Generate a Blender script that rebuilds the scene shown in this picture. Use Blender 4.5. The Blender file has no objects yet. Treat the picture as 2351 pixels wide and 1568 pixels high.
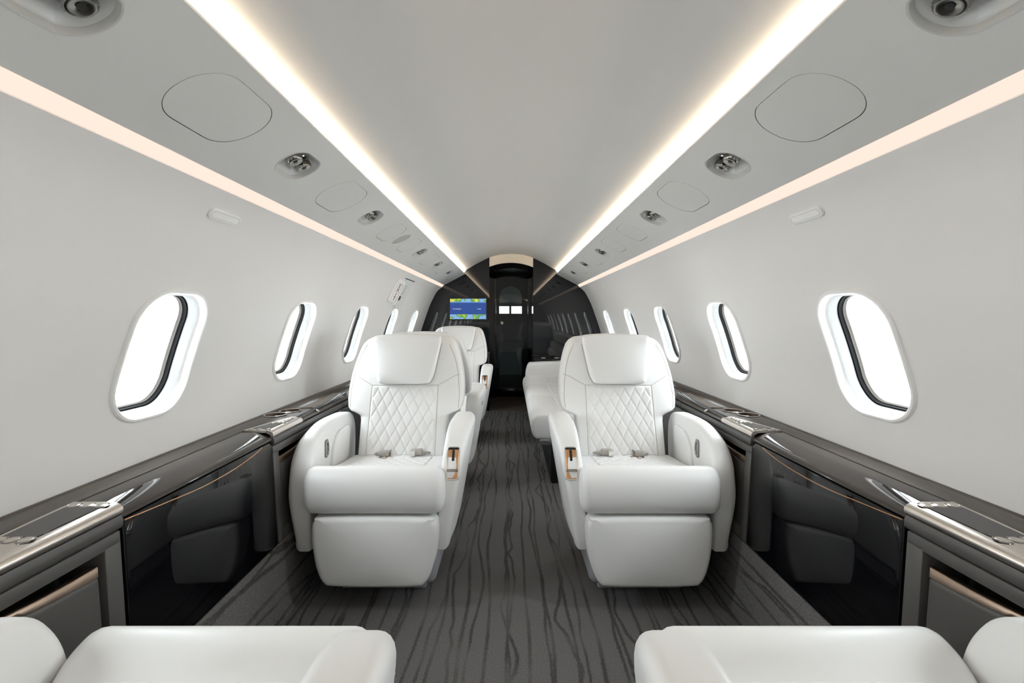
import bpy, bmesh, math, random
from mathutils import Vector, Matrix

random.seed(7)
SC = bpy.context.scene
COL = SC.collection
pi = math.pi

# ---------------------------------------------------------------- camera, world, exposure
cam_data = bpy.data.cameras.new('camera')
cam = bpy.data.objects.new('camera', cam_data)
COL.objects.link(cam)
cam.location = (-0.008, 0.0, 1.09)
cam.rotation_euler = (pi / 2, 0, 0)
cam_data.sensor_fit = 'HORIZONTAL'
cam_data.sensor_width = 36.0
cam_data.lens = 36.0 * 1097.0 / 2351.0
cam_data.shift_x = 0.0019
cam_data.shift_y = -0.0234
cam_data.clip_start = 0.01
SC.camera = cam

world = bpy.data.worlds.new('overcast_sky')
SC.world = world
world.use_nodes = True
wbg = world.node_tree.nodes['Background']
wbg.inputs[0].default_value = (0.88, 0.925, 0.975, 1)
wbg.inputs[1].default_value = 26.0

STRIP_E = 25.0      # ceiling light strips
COVE_E = 0.95       # soft cove lens above the side walls
vs = SC.view_settings
vs.view_transform = 'Standard'
vs.look = 'None'
vs.exposure = 0.16
vs.gamma = 1.0
vs.use_curve_mapping = False


# ---------------------------------------------------------------- materials
def lin(c):
    return tuple(((v / 255.0) / 12.92 if v / 255.0 <= 0.04045 else ((v / 255.0 + 0.055) / 1.055) ** 2.4) for v in c)


def mat(name, rgb, rough=0.5, metal=0.0, spec=0.5, coat=0.0, bump=None):
    m = bpy.data.materials.new(name)
    m.use_nodes = True
    nt = m.node_tree
    b = nt.nodes['Principled BSDF']
    b.inputs['Base Color'].default_value = (*lin(rgb), 1)
    b.inputs['Roughness'].default_value = rough
    b.inputs['Metallic'].default_value = metal
    b.inputs['Specular IOR Level'].default_value = spec
    b.inputs['Coat Weight'].default_value = coat
    b.inputs['Coat Roughness'].default_value = 0.02
    if bump:
        sc_, st, dist = bump
        tc = nt.nodes.new('ShaderNodeTexCoord')
        n = nt.nodes.new('ShaderNodeTexNoise')
        n.inputs['Scale'].default_value = sc_
        n.inputs['Detail'].default_value = 4
        bp = nt.nodes.new('ShaderNodeBump')
        bp.inputs['Strength'].default_value = st
        bp.inputs['Distance'].default_value = dist
        nt.links.new(tc.outputs['Object'], n.inputs['Vector'])
        nt.links.new(n.outputs['Fac'], bp.inputs['Height'])
        nt.links.new(bp.outputs['Normal'], b.inputs['Normal'])
    return m


def emit(name, rgb, strength):
    m = bpy.data.materials.new(name)
    m.use_nodes = True
    nt = m.node_tree
    nt.nodes.remove(nt.nodes['Principled BSDF'])
    e = nt.nodes.new('ShaderNodeEmission')
    e.inputs[0].default_value = (*lin(rgb), 1)
    e.inputs[1].default_value = strength
    nt.links.new(e.outputs[0], nt.nodes['Material Output'].inputs[0])
    return m


M = {}
M['wall'] = mat('sidewall_panel', (229, 227, 225), 0.55, bump=(260, 0.03, 0.001))
M['ceiling'] = mat('ceiling_panel', (183, 187, 190), 0.6)
M['service'] = mat('service_panel', (212, 212, 210), 0.5)
M['pocket'] = mat('vent_pocket', (196, 196, 194), 0.28)
M['disc'] = mat('speaker_mesh', (176, 176, 174), 0.7)
M['leather'] = mat('white_leather', (238, 238, 237), 0.42, bump=(420, 0.06, 0.0006))
M['leather_seam'] = mat('leather_seam', (196, 192, 186), 0.6)
M['bezel'] = mat('window_bezel', (240, 239, 237), 0.3)
M['gasket'] = mat('dark_gasket', (14, 14, 15), 0.9, spec=0.1)
M['reveal'] = mat('grey_reveal', (104, 104, 103), 0.6, spec=0.2)
M['taupe'] = mat('taupe_seal', (62, 59, 56), 0.8, spec=0.1)
M['black_gloss'] = mat('black_gloss', (16, 17, 22), 0.03, spec=0.62)
M['black_lacquer'] = mat('black_lacquer', (9, 9, 12), 0.03, spec=0.3)
M['gloss_veneer'] = mat('gloss_veneer', (52, 47, 44), 0.02, spec=0.5)
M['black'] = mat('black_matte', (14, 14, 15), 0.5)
M['dark'] = mat('dark_recess', (24, 23, 23), 0.6)
M['grey_panel'] = mat('grey_panel', (80, 78, 76), 0.42, bump=(500, 0.05, 0.0004))
M['chrome'] = mat('dark_chrome', (150, 148, 144), 0.16, 1.0)
M['silver'] = mat('polished_silver', (225, 224, 222), 0.12, 1.0)
M['copper'] = mat('copper_plate', (214, 166, 126), 0.36, 1.0)
M['bronze'] = mat('brushed_bronze', (150, 132, 118), 0.3, 1.0)
M['shroud'] = mat('seat_shroud', (168, 168, 172), 0.5)
M['webbing'] = mat('belt_webbing', (176, 172, 164), 0.7)
M['red'] = mat('red_lettering', (110, 16, 24), 0.5)
M['ink'] = mat('grey_print', (120, 120, 120), 0.6)
M['dark_ink'] = mat('black_print', (36, 34, 34), 0.6)
M['cream'] = mat('cream_lining', (226, 218, 206), 0.5)
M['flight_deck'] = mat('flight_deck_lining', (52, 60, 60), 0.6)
M['strip'] = emit('strip_light', (255, 226, 190), STRIP_E)
M['cove'] = emit('cove_light', (255, 232, 216), COVE_E)
M['white_text'] = emit('screen_text', (255, 255, 255), 1.0)


def nodes_of(m):
    nt = m.node_tree
    return nt, nt.nodes['Principled BSDF']


def metal_brushed(name, rgb, rough):
    m = mat(name, rgb, rough, 1.0)
    nt, b = nodes_of(m)
    tc = nt.nodes.new('ShaderNodeTexCoord')
    mp = nt.nodes.new('ShaderNodeMapping')
    mp.inputs['Scale'].default_value = (500, 6, 500)
    n = nt.nodes.new('ShaderNodeTexNoise')
    n.inputs['Scale'].default_value = 1.0
    n.inputs['Detail'].default_value = 3
    r = nt.nodes.new('ShaderNodeMapRange')
    r.inputs['To Min'].default_value = rough - 0.02
    r.inputs['To Max'].default_value = rough + 0.05
    nt.links.new(tc.outputs['Object'], mp.inputs['Vector'])
    nt.links.new(mp.outputs[0], n.inputs['Vector'])
    nt.links.new(n.outputs['Fac'], r.inputs['Value'])
    nt.links.new(r.outputs[0], b.inputs['Roughness'])
    return m


M['nickel'] = metal_brushed('brushed_nickel', (214, 206, 198), 0.25)
M['bronze'] = metal_brushed('brushed_bronze_trim', (158, 138, 122), 0.3)


def veneer():
    m = mat('grey_veneer', (96, 89, 83), 0.38, spec=0.35, coat=0.0)
    nt, b = nodes_of(m)
    tc = nt.nodes.new('ShaderNodeTexCoord')
    mp = nt.nodes.new('ShaderNodeMapping')
    mp.inputs['Scale'].default_value = (420, 4, 420)
    n = nt.nodes.new('ShaderNodeTexNoise')
    n.inputs['Scale'].default_value = 1.0
    n.inputs['Detail'].default_value = 5
    cr = nt.nodes.new('ShaderNodeValToRGB')
    cr.color_ramp.elements[0].position = 0.3
    cr.color_ramp.elements[0].color = (*lin((70, 63, 57)), 1)
    cr.color_ramp.elements[1].position = 0.7
    cr.color_ramp.elements[1].color = (*lin((90, 82, 75)), 1)
    nt.links.new(tc.outputs['Object'], mp.inputs['Vector'])
    nt.links.new(mp.outputs[0], n.inputs['Vector'])
    nt.links.new(n.outputs['Fac'], cr.inputs['Fac'])
    nt.links.new(cr.outputs[0], b.inputs['Base Color'])
    return m


M['veneer'] = veneer()


def carpet():
    m = mat('loop_pile_carpet', (92, 89, 88), 0.95, spec=0.1)
    nt, b = nodes_of(m)
    N, L = nt.nodes.new, nt.links.new
    tc = N('ShaderNodeTexCoord')

    def noise(scale_vec, scale, detail=2, dist=0.0):
        mp = N('ShaderNodeMapping')
        mp.inputs['Scale'].default_value = scale_vec
        n = N('ShaderNodeTexNoise')
        n.inputs['Scale'].default_value = scale
        n.inputs['Detail'].default_value = detail
        n.inputs['Distortion'].default_value = dist
        L(tc.outputs['Object'], mp.inputs['Vector'])
        L(mp.outputs[0], n.inputs['Vector'])
        return n.outputs['Fac']

    def math_(op, a, b_=None, c_=None):
        n = N('ShaderNodeMath')
        n.operation = op
        for i, v in enumerate((a, b_, c_)):
            if v is None:
                continue
            if isinstance(v, (int, float)):
                n.inputs[i].default_value = v
            else:
                L(v, n.inputs[i])
        return n.outputs[0]

    def vein(freq, amp, ns, seed, width):
        # wandering lines that run along the cabin
        sep = N('ShaderNodeSeparateXYZ')
        L(tc.outputs['Object'], sep.inputs[0])
        add = N('ShaderNodeVectorMath')
        add.operation = 'ADD'
        add.inputs[1].default_value = (seed, seed * 1.7, seed * 0.6)
        L(tc.outputs['Object'], add.inputs[0])
        mp = N('ShaderNodeMapping')
        mp.inputs['Scale'].default_value = ns
        L(add.outputs[0], mp.inputs['Vector'])
        n = N('ShaderNodeTexNoise')
        n.inputs['Scale'].default_value = 1.0
        n.inputs['Detail'].default_value = 2.5
        L(mp.outputs[0], n.inputs['Vector'])
        pos = math_('ADD', sep.outputs['X'], math_('MULTIPLY', sep.outputs['Z'], 0.9))
        w = math_('ADD', math_('MULTIPLY', pos, freq), math_('MULTIPLY', n.outputs['Fac'], amp))
        d = math_('ABSOLUTE', math_('SUBTRACT', math_('FRACT', w), 0.5))
        d = math_('ADD', d, math_('MULTIPLY', math_('SUBTRACT', fuzz, 0.5), width * 1.7))
        r = N('ShaderNodeMapRange')
        r.inputs['From Min'].default_value = width * 0.4
        r.inputs['From Max'].default_value = width
        r.inputs['To Min'].default_value = 1.0
        r.inputs['To Max'].default_value = 0.0
        L(d, r.inputs['Value'])
        return r.outputs[0]

    fuzz = noise((1, 0.6, 1), 170, 3)
    v1 = vein(13.0, 1.7, (2.2, 0.9, 2.2), 3.1, 0.10)
    v2 = vein(8.0, 1.3, (1.9, 1.5, 1.9), 11.7, 0.055)
    v3 = vein(5.0, 1.1, (1.5, 2.0, 1.5), 23.9, 0.04)
    brk = noise((6, 3, 6), 1.0, 2)
    mx = math_('MAXIMUM', math_('MAXIMUM', v1, v2), v3)
    r = N('ShaderNodeMapRange')
    r.inputs['From Min'].default_value = 0.35
    r.inputs['From Max'].default_value = 0.55
    L(brk, r.inputs['Value'])
    mx = math_('MULTIPLY', mx, math_('MULTIPLY_ADD', r.outputs[0], 0.75, 0.25))
    loops = noise((1, 1, 1), 330, 2)
    lr = N('ShaderNodeMapRange')
    lr.inputs['From Min'].default_value = 0.3
    lr.inputs['From Max'].default_value = 0.7
    lr.inputs['To Min'].default_value = 0.62
    lr.inputs['To Max'].default_value = 1.35
    L(loops, lr.inputs['Value'])
    mixc = N('ShaderNodeMix')
    mixc.data_type = 'RGBA'
    mixc.inputs[6].default_value = (*lin((108, 106, 105)), 1)
    mixc.inputs[7].default_value = (*lin((74, 72, 71)), 1)
    L(mx, mixc.inputs[0])
    mul = N('ShaderNodeMix')
    mul.data_type = 'RGBA'
    mul.blend_type = 'MULTIPLY'
    mul.inputs[0].default_value = 1.0
    L(mixc.outputs[2], mul.inputs[6])
    L(lr.outputs[0], mul.inputs[7])
    L(mul.outputs[2], b.inputs['Base Color'])
    bp = N('ShaderNodeBump')
    bp.inputs['Strength'].default_value = 0.5
    bp.inputs['Distance'].default_value = 0.004
    L(loops, bp.inputs['Height'])
    L(bp.outputs[0], b.inputs['Normal'])
    return m


M['carpet'] = carpet()


def glass(name, tint, gloss):
    m = bpy.data.materials.new(name)
    m.use_nodes = True
    nt = m.node_tree
    nt.nodes.remove(nt.nodes['Principled BSDF'])
    t = nt.nodes.new('ShaderNodeBsdfTransparent')
    t.inputs[0].default_value = (*tint, 1)
    g = nt.nodes.new('ShaderNodeBsdfGlossy')
    g.inputs['Roughness'].default_value = 0.02
    fr = nt.nodes.new('ShaderNodeFresnel')
    fr.inputs[0].default_value = gloss
    mx = nt.nodes.new('ShaderNodeMixShader')
    ge = nt.nodes.new('ShaderNodeNewGeometry')
    sb = nt.nodes.new('ShaderNodeMath')
    sb.operation = 'SUBTRACT'
    sb.inputs[0].default_value = 1.0
    ml = nt.nodes.new('ShaderNodeMath')
    ml.operation = 'MULTIPLY'
    nt.links.new(ge.outputs['Backfacing'], sb.inputs[1])
    nt.links.new(sb.outputs[0], ml.inputs[0])
    nt.links.new(fr.outputs[0], ml.inputs[1])
    nt.links.new(ml.outputs[0], mx.inputs[0])
    nt.links.new(t.outputs[0], mx.inputs[1])
    nt.links.new(g.outputs[0], mx.inputs[2])
    nt.links.new(mx.outputs[0], nt.nodes['Material Output'].inputs[0])
    return m


M['pane'] = glass('window_pane', (0.97, 0.985, 0.98), 1.35)
M['door_glass'] = glass('smoked_glass', (0.26, 0.28, 0.27), 1.5)


def screen_mat():
    m = bpy.data.materials.new('moving_map_screen')
    m.use_nodes = True
    nt = m.node_tree
    nt.nodes.remove(nt.nodes['Principled BSDF'])
    N, L = nt.nodes.new, nt.links.new
    tc = N('ShaderNodeTexCoord')
    n = N('ShaderNodeTexNoise')
    n.inputs['Scale'].default_value = 9.0
    n.inputs['Detail'].default_value = 3
    L(tc.outputs['Object'], n.inputs['Vector'])
    cr = N('ShaderNodeValToRGB')
    el = cr.color_ramp.elements
    el[0].position = 0.0
    el[0].color = (*lin((86, 140, 214)), 1)
    el[1].position = 1.0
    el[1].color = (*lin((232, 214, 92)), 1)
    for p, c in ((0.47, (140, 182, 228)), (0.5, (84, 150, 64)), (0.56, (150, 190, 84)), (0.6, (226, 214, 96))):
        e = el.new(p)
        e.color = (*lin(c), 1)
    L(n.outputs['Fac'], cr.inputs['Fac'])
    e = N('ShaderNodeEmission')
    e.inputs[1].default_value = 0.95
    L(cr.outputs[0], e.inputs[0])
    L(e.outputs[0], nt.nodes['Material Output'].inputs[0])
    return m


M['map'] = screen_mat()
M['blue_band'] = emit('screen_blue_band', (58, 84, 150), 0.95)
M['sky_band'] = emit('screen_sky_band', (104, 150, 214), 0.95)


# ---------------------------------------------------------------- mesh helpers
class MB:
    def __init__(self):
        self.v, self.f = [], []

    def add(self, verts, faces):
        o = len(self.v)
        self.v += [tuple(p) for p in verts]
        self.f += [tuple(i + o for i in fc) for fc in faces]

    def loft(self, loops, cap0=True, cap1=True, closed=True):
        n = len(loops[0])
        vs_, fs = [], []
        for lp in loops:
            vs_ += lp
        for i in range(len(loops) - 1):
            for j in range(n if closed else n - 1):
                k = (j + 1) % n
                fs.append((i * n + j, i * n + k, (i + 1) * n + k, (i + 1) * n + j))
        if cap0:
            fs.append(tuple(range(n - 1, -1, -1)))
        if cap1:
            b = (len(loops) - 1) * n
            fs.append(tuple(range(b, b + n)))
        self.add(vs_, fs)

    def box(self, x0, x1, y0, y1, z0, z1, r=0.0, seg=3, fn=None):
        bm = bmesh.new()
        bmesh.ops.create_cube(bm, size=1.0)
        for v in bm.verts:
            v.co = ((x0 + x1) / 2 + v.co.x * (x1 - x0), (y0 + y1) / 2 + v.co.y * (y1 - y0), (z0 + z1) / 2 + v.co.z * (z1 - z0))
        if r > 0:
            bmesh.ops.bevel(bm, geom=bm.edges[:], offset=r, segments=seg, profile=0.5, affect='EDGES')
        bm.verts.index_update()
        vs_ = [tuple(v.co) for v in bm.verts]
        if fn:
            vs_ = [fn(*p) for p in vs_]
        self.add(vs_, [tuple(v.index for v in f.verts) for f in bm.faces])
        bm.free()

    def tube(self, path, r, n=8, closed=False):
        P = [Vector(p) for p in path]
        loops = []
        m = len(P)
        up = Vector((0.123, 0.37, 0.92)).normalized()
        for i in range(m):
            a = P[(i - 1) % m] if (closed or i > 0) else P[i]
            b = P[(i + 1) % m] if (closed or i < m - 1) else P[i]
            t = (b - a).normalized()
            s = t.cross(up)
            if s.length < 1e-4:
                s = t.cross(Vector((1, 0, 0)))
            s.normalize()
            q = s.cross(t)
            loops.append([tuple(P[i] + (s * math.cos(2 * pi * k / n) + q * math.sin(2 * pi * k / n)) * r) for k in range(n)])
        if closed:
            loops.append(loops[0])
            self.loft(loops, False, False)
        else:
            self.loft(loops)

    def lathe(self, prof, frame, n=28):
        """prof: (radius, height); frame(a, b, h) -> point"""
        loops = [[frame(r * math.cos(2 * pi * k / n), r * math.sin(2 * pi * k / n), h) for k in range(n)] for r, h in prof]
        self.loft(loops)

    def puff(self, outline, h0, h1, r0, r1, d0, d1, frame, k=4):
        """Extruded outline with rounded rims and domed faces. frame(a, b, h) -> point."""
        o = ccw(outline)
        loops = []
        cx = sum(p[0] for p in o) / len(o)
        cy = sum(p[1] for p in o) / len(o)

        def ring(ins, h, t=1.0, dome=0.0):
            lp = inset(o, ins)
            hx = max(abs(p[0] - cx) for p in lp)
            hy = max(abs(p[1] - cy) for p in lp)
            out = []
            for p in lp:
                a, b = (p[0] - cx) * t, (p[1] - cy) * t
                dh = dome * (1 - (a / hx) ** 2) * (1 - (b / hy) ** 2) * (1 - t ** 10)
                out.append(frame(cx + a, cy + b, h + dh))
            return out
        ts = (0.05, 0.2, 0.35, 0.5, 0.65, 0.8, 0.92)
        for t in ts:
            loops.append(ring(r0, h0, t, -d0))
        for i in range(k + 1):
            a = i / k * pi / 2
            loops.append(ring(r0 * (1 - math.sin(a)), h0 + r0 * (1 - math.cos(a))))
        for i in range(k + 1):
            a = pi / 2 - i / k * pi / 2
            loops.append(ring(r1 * (1 - math.sin(a)), h1 - r1 * (1 - math.cos(a))))
        for t in ts[::-1]:
            loops.append(ring(r1, h1, t, d1))
        self.loft(loops)

    def build(self, name, m, parent=None, merge=1e-6, sharp=38, flat=False):
        me = bpy.data.meshes.new(name)
        bm = bmesh.new()
        vv = [bm.verts.new(p) for p in self.v]
        for fc in self.f:
            try:
                bm.faces.new([vv[i] for i in fc])
            except ValueError:
                pass
        bmesh.ops.remove_doubles(bm, verts=bm.verts[:], dist=merge)
        bmesh.ops.recalc_face_normals(bm, faces=bm.faces[:])
        root = parent
        while root is not None and root.parent is not None:
            root = root.parent
        if root is not None and root.location.length > 0:
            bmesh.ops.translate(bm, verts=bm.verts[:], vec=-root.location)
        bm.to_mesh(me)
        bm.free()
        if not flat:
            me.shade_smooth()
            me.set_sharp_from_angle(angle=math.radians(sharp))
        me.materials.append(M[m] if isinstance(m, str) else m)
        o = bpy.data.objects.new(name, me)
        COL.objects.link(o)
        if parent is not None:
            o.parent = parent
        return o


def ccw(o):
    a = sum(o[i][0] * o[(i + 1) % len(o)][1] - o[(i + 1) % len(o)][0] * o[i][1] for i in range(len(o)))
    return list(o) if a > 0 else list(o)[::-1]


def inset(o, d):
    if abs(d) < 1e-9:
        return list(o)
    n = len(o)
    out = []
    for i in range(n):
        ax, ay = o[i - 1]
        bx, by = o[i]
        cx, cy = o[(i + 1) % n]
        e1 = Vector((bx - ax, by - ay))
        e2 = Vector((cx - bx, cy - by))
        if e1.length < 1e-9:
            e1 = e2
        if e2.length < 1e-9:
            e2 = e1
        e1.normalize()
        e2.normalize()
        n1 = Vector((-e1.y, e1.x))
        n2 = Vector((-e2.y, e2.x))
        b = n1 + n2
        if b.length < 1e-6:
            b = n1
        b.normalize()
        c = max(0.5, b.dot(n1))
        out.append((bx + b.x * d / c, by + b.y * d / c))
    return out


def crom(pts, closed=True, n=6):
    P = [Vector(p) for p in pts]
    m = len(P)
    out = []
    rng = range(m) if closed else range(m - 1)
    for i in rng:
        if closed:
            p0, p1, p2, p3 = P[i - 1], P[i], P[(i + 1) % m], P[(i + 2) % m]
        else:
            p0, p1, p2, p3 = P[max(i - 1, 0)], P[i], P[i + 1], P[min(i + 2, m - 1)]
        for k in range(n):
            t = k / n
            out.append(tuple(0.5 * ((2 * p1) + (p2 - p0) * t + (2 * p0 - 5 * p1 + 4 * p2 - p3) * t * t + (3 * p1 - p0 - 3 * p2 + p3) * t ** 3)))
    if not closed:
        out.append(tuple(P[-1]))
    return out


def rpoly(pts, n=6, edge=4):
    """Rounded polygon from (x, y, radius)."""
    out = []
    m = len(pts)
    arcs = []
    for i in range(m):
        p = Vector(pts[i][:2])
        a = (Vector(pts[i - 1][:2]) - p)
        b = (Vector(pts[(i + 1) % m][:2]) - p)
        r = pts[i][2]
        la, lb = a.length, b.length
        a.normalize()
        b.normalize()
        half = math.acos(max(-1, min(1, a.dot(b)))) / 2
        t = min(r / math.tan(half), la * 0.49, lb * 0.49)
        r = t * math.tan(half)
        c = p + (a + b).normalized() * (r / math.sin(half))
        s0 = p + a * t
        s1 = p + b * t
        a0 = math.atan2(s0.y - c.y, s0.x - c.x)
        a1 = math.atan2(s1.y - c.y, s1.x - c.x)
        d = (a1 - a0 + pi) % (2 * pi) - pi
        arcs.append([(c.x + r * math.cos(a0 + d * k / n), c.y + r * math.sin(a0 + d * k / n)) for k in range(n + 1)])
    for i in range(m):
        out += arcs[i]
        p, q = arcs[i][-1], arcs[(i + 1) % m][0]
        for k in range(1, edge):
            out.append((p[0] + (q[0] - p[0]) * k / edge, p[1] + (q[1] - p[1]) * k / edge))
    res = [out[0]]
    for p in out[1:]:
        if (p[0] - res[-1][0]) ** 2 + (p[1] - res[-1][1]) ** 2 > 1e-10:
            res.append(p)
    if (res[0][0] - res[-1][0]) ** 2 + (res[0][1] - res[-1][1]) ** 2 < 1e-10:
        res.pop()
    return res


def rrect(w, h, r, cx=0, cy=0, n=8, edge=6):
    return rpoly([(cx - w / 2, cy - h / 2, r), (cx + w / 2, cy - h / 2, r), (cx + w / 2, cy + h / 2, r), (cx - w / 2, cy + h / 2, r)], n, edge)


def smooth(a, b, x):
    t = max(0.0, min(1.0, (x - a) / (b - a)))
    return t * t * (3 - 2 * t)


def interp(tab, x):
    if x <= tab[0][0]:
        return tab[0][1]
    for (x0, y0), (x1, y1) in zip(tab, tab[1:]):
        if x <= x1:
            return y0 + (y1 - y0) * (x - x0) / (x1 - x0)
    return tab[-1][1]


def thing(name, label, cat, loc=(0, 0, 0), group=None):
    o = bpy.data.objects.new(name, None)
    o.empty_display_size = 0.1
    COL.objects.link(o)
    o.location = loc
    return tag(o, label, cat, group)


def tag(o, label, cat, group=None):
    o['label'] = label
    o['category'] = cat
    if group:
        o['group'] = group
    return o


def structure(o):
    o['kind'] = 'structure'
    return o


def copy_tree(root, label, loc, rotz=0.0):
    def rec(o, parent):
        c = o.copy()
        COL.objects.link(c)
        if parent is not None:
            c.parent = parent
        for ch in list(kids.get(o.name, [])):
            rec(ch, c)
        return c
    kids = {}
    for o in list(COL.objects):
        if o.parent:
            kids.setdefault(o.parent.name, []).append(o)
    r = rec(root, None)
    r['label'] = label
    r.location = loc
    r.rotation_euler = (0, 0, rotz)
    return r


def text_mesh(mb, body, size, frame, align='LEFT', depth=0.0006, xscale=1.0):
    """Lettering as thin solid mesh; frame(a, b, h) places the text plane."""
    cu = bpy.data.curves.new('lettering', 'FONT')
    cu.body = body
    cu.size = size
    cu.align_x = align
    cu.extrude = depth
    cu.resolution_u = 3
    o = bpy.data.objects.new('lettering_source', cu)
    COL.objects.link(o)
    dg = bpy.context.evaluated_depsgraph_get()
    me = bpy.data.meshes.new_from_object(o.evaluated_get(dg))
    mb.add([frame(v.co.x * xscale, v.co.y, v.co.z) for v in me.vertices], [tuple(p.vertices) for p in me.polygons])
    bpy.data.objects.remove(o)
    bpy.data.curves.remove(cu)
    bpy.data.meshes.remove(me)


# ---------------------------------------------------------------- cabin cross-section
Y_REAR, Y_FRONT, Y_DOOR = -2.15, 5.58, 6.5
WALL_PTS = [(0.803, 1.445), (0.862, 1.392), (0.91, 1.306), (0.946, 1.228), (0.988, 1.11), (1.026, 1.0), (1.058, 0.89), (1.071, 0.80), (1.069, 0.70), (1.064, 0.60), (1.06, 0.40), (1.055, 0.0)]
_wp = crom(WALL_PTS, False, 12)
_ws = [0.0]
for a, b in zip(_wp, _wp[1:]):
    _ws.append(_ws[-1] + math.hypot(b[0] - a[0], b[1] - a[1]))
WALL_S = _ws[-1]
_wx = list(zip(_ws, [p[0] for p in _wp]))
_wz = list(zip(_ws, [p[1] for p in _wp]))


def wall_xz(s):
    return interp(_wx, s), interp(_wz, s)


def wall_s_at_z(z):
    return interp(sorted((p[1], s) for p, s in zip(_wp, _ws)), z)


def wallP(side, y, s, h=0.0):
    """Point on the side wall: y along the cabin, s down the profile, h into the cabin."""
    x, z = wall_xz(s)
    x0, z0 = wall_xz(max(0, s - 0.012))
    x1, z1 = wall_xz(min(WALL_S, s + 0.012))
    t = Vector((x1 - x0, z1 - z0)).normalized()
    return (side * (x + t.y * h), y, z - t.x * h)


STRIP_LO, STRIP_HI = (0.531, 1.598), (0.514, 1.640)
PSU_A, PSU_B = (0.531, 1.598), (0.775, 1.470)
PSU_L = math.hypot(PSU_B[0] - PSU_A[0], PSU_B[1] - PSU_A[1])
_pd = ((PSU_B[0] - PSU_A[0]) / PSU_L, (PSU_B[1] - PSU_A[1]) / PSU_L)


def psuP(side, y, p, h=0.0):
    """Point on the overhead service panel; h down into the cabin."""
    return (side * (PSU_A[0] + _pd[0] * p + _pd[1] * h), y, PSU_A[1] + _pd[1] * p - _pd[0] * h)


def hole_cell(mb, y0, y1, p0, p1, hole, fn, ny=36, npp=36, rings=9):
    """Rectangular patch with one hole; returns the hole loop used."""
    cy = sum(q[0] for q in hole) / len(hole)
    cp = sum(q[1] for q in hole) / len(hole)
    per = [(y0 + (y1 - y0) * i / ny, p0) for i in range(ny)] + [(y1, p0 + (p1 - p0) * i / npp) for i in range(npp)] + \
          [(y1 - (y1 - y0) * i / ny, p1) for i in range(ny)] + [(y0, p1 - (p1 - p0) * i / npp) for i in range(npp)]
    m = len(hole)
    loop = []
    for (y, p) in per:
        d = Vector((y - cy, p - cp))
        best = None
        for i in range(m):
            a = Vector((hole[i][0] - cy, hole[i][1] - cp))
            b = Vector((hole[(i + 1) % m][0] - cy, hole[(i + 1) % m][1] - cp))
            e = b - a
            den = d.x * e.y - d.y * e.x
            if abs(den) < 1e-14:
                continue
            t = (a.x * e.y - a.y * e.x) / den
            u = (a.x * d.y - a.y * d.x) / den
            if t > 0 and -1e-6 <= u <= 1 + 1e-6:
                best = t
                break
        t = best if best is not None else 0.3
        loop.append((cy + d.x * t, cp + d.y * t))
    loops = []
    for k in range(rings + 1):
        t = (k / rings) ** 1.4
        loops.append([fn(a[0] + (b[0] - a[0]) * t, a[1] + (b[1] - a[1]) * t) for a, b in zip(loop, per)])
    mb.loft(loops, False, False)
    return loop


# ---------------------------------------------------------------- shell
def build_shell():
    # floor
    f = MB()
    f.box(-1.08, 1.08, Y_REAR - 0.05, Y_FRONT, -0.05, 0.0)
    structure(f.build('floor', 'carpet', flat=True))
    f = MB()
    f.box(-0.4, 0.4, Y_FRONT, Y_DOOR + 0.06, -0.05, 0.002)
    structure(f.build('floor_vestibule', mat('vestibule_carpet', (96, 88, 82), 0.95, spec=0.1, bump=(330, 0.5, 0.003)), flat=True))
    # ceiling
    half = crom([(0.0, 1.832), (0.13, 1.823), (0.254, 1.79), (0.38, 1.728), (0.46, 1.681), (0.51, 1.653), (0.545, 1.642), (0.575, 1.631), (0.592, 1.613), (0.596, 1.594)], False, 8)
    # symmetric arc
    prof = [(-x, z) for x, z in half[::-1]][:-1] + half
    c = MB()
    outer = [(x * 1.0, z + 0.02) for x, z in prof]
    ys = [Y_REAR - 0.05 + (Y_FRONT + 0.07 - Y_REAR) * i / 12 for i in range(13)]
    c.loft([[(x, y, z) for x, z in prof + outer[::-1]] for y in ys])
    structure(c.build('ceiling', 'ceiling'))
    # front and rear bulkheads
    shell = [(0.0, 1.832), (0.13, 1.823), (0.254, 1.79), (0.38, 1.728), (0.514, 1.66), (0.56, 1.60), (0.79, 1.482), (0.83, 1.45)]
    side_out = [(x + 0.02, z) for x, z in _wp[6::6]]
    down = [(1.075, 0.0)]
    for sgn, nm in ((-1, 'left'), (1, 'right')):
        x_in = 0.249 if sgn < 0 else 0.262
        top = [p for p in shell if p[0] > x_in]
        z_at = interp(shell, x_in)
        loop = [(x_in, 0.0), (x_in, z_at)] + top + side_out + down
        w = MB()
        w.loft([[(sgn * x, y, z) for x, z in loop] for y in (Y_FRONT, Y_FRONT + 0.05)])
        structure(w.build('wall_front_' + nm, 'black_gloss'))
    loop = [(-x, z) for x, z in (shell + side_out + down)[::-1]][:-1] + shell + side_out + down
    w = MB()
    w.loft([[(x, y, z) for x, z in loop] for y in (Y_REAR - 0.05, Y_REAR)])
    structure(w.build('wall_back', 'wall'))  # unseen rear wall, set back and pale to bounce light onto the seats
    # carpeted kick strip
    for sgn, nm in ((-1, 'left'), (1, 'right')):
        k = MB()
        pr = [(0.818, 0.0), (0.853, 0.262), (0.9, 0.262), (0.9, 0.0)]
        k.loft([[(sgn * x, y, z) for x, z in pr] for y in (Y_REAR, Y_FRONT)])
        structure(k.build('baseboard_' + nm, 'carpet', flat=True))


build_shell()

WIN_Y = [-1.25, -0.365, 0.52, 1.403, 2.265, 3.14, 4.0, 4.9]  # rearmost two pairs are unseen, added to brighten the seat fronts
WIN_S = wall_s_at_z(0.985)


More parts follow.
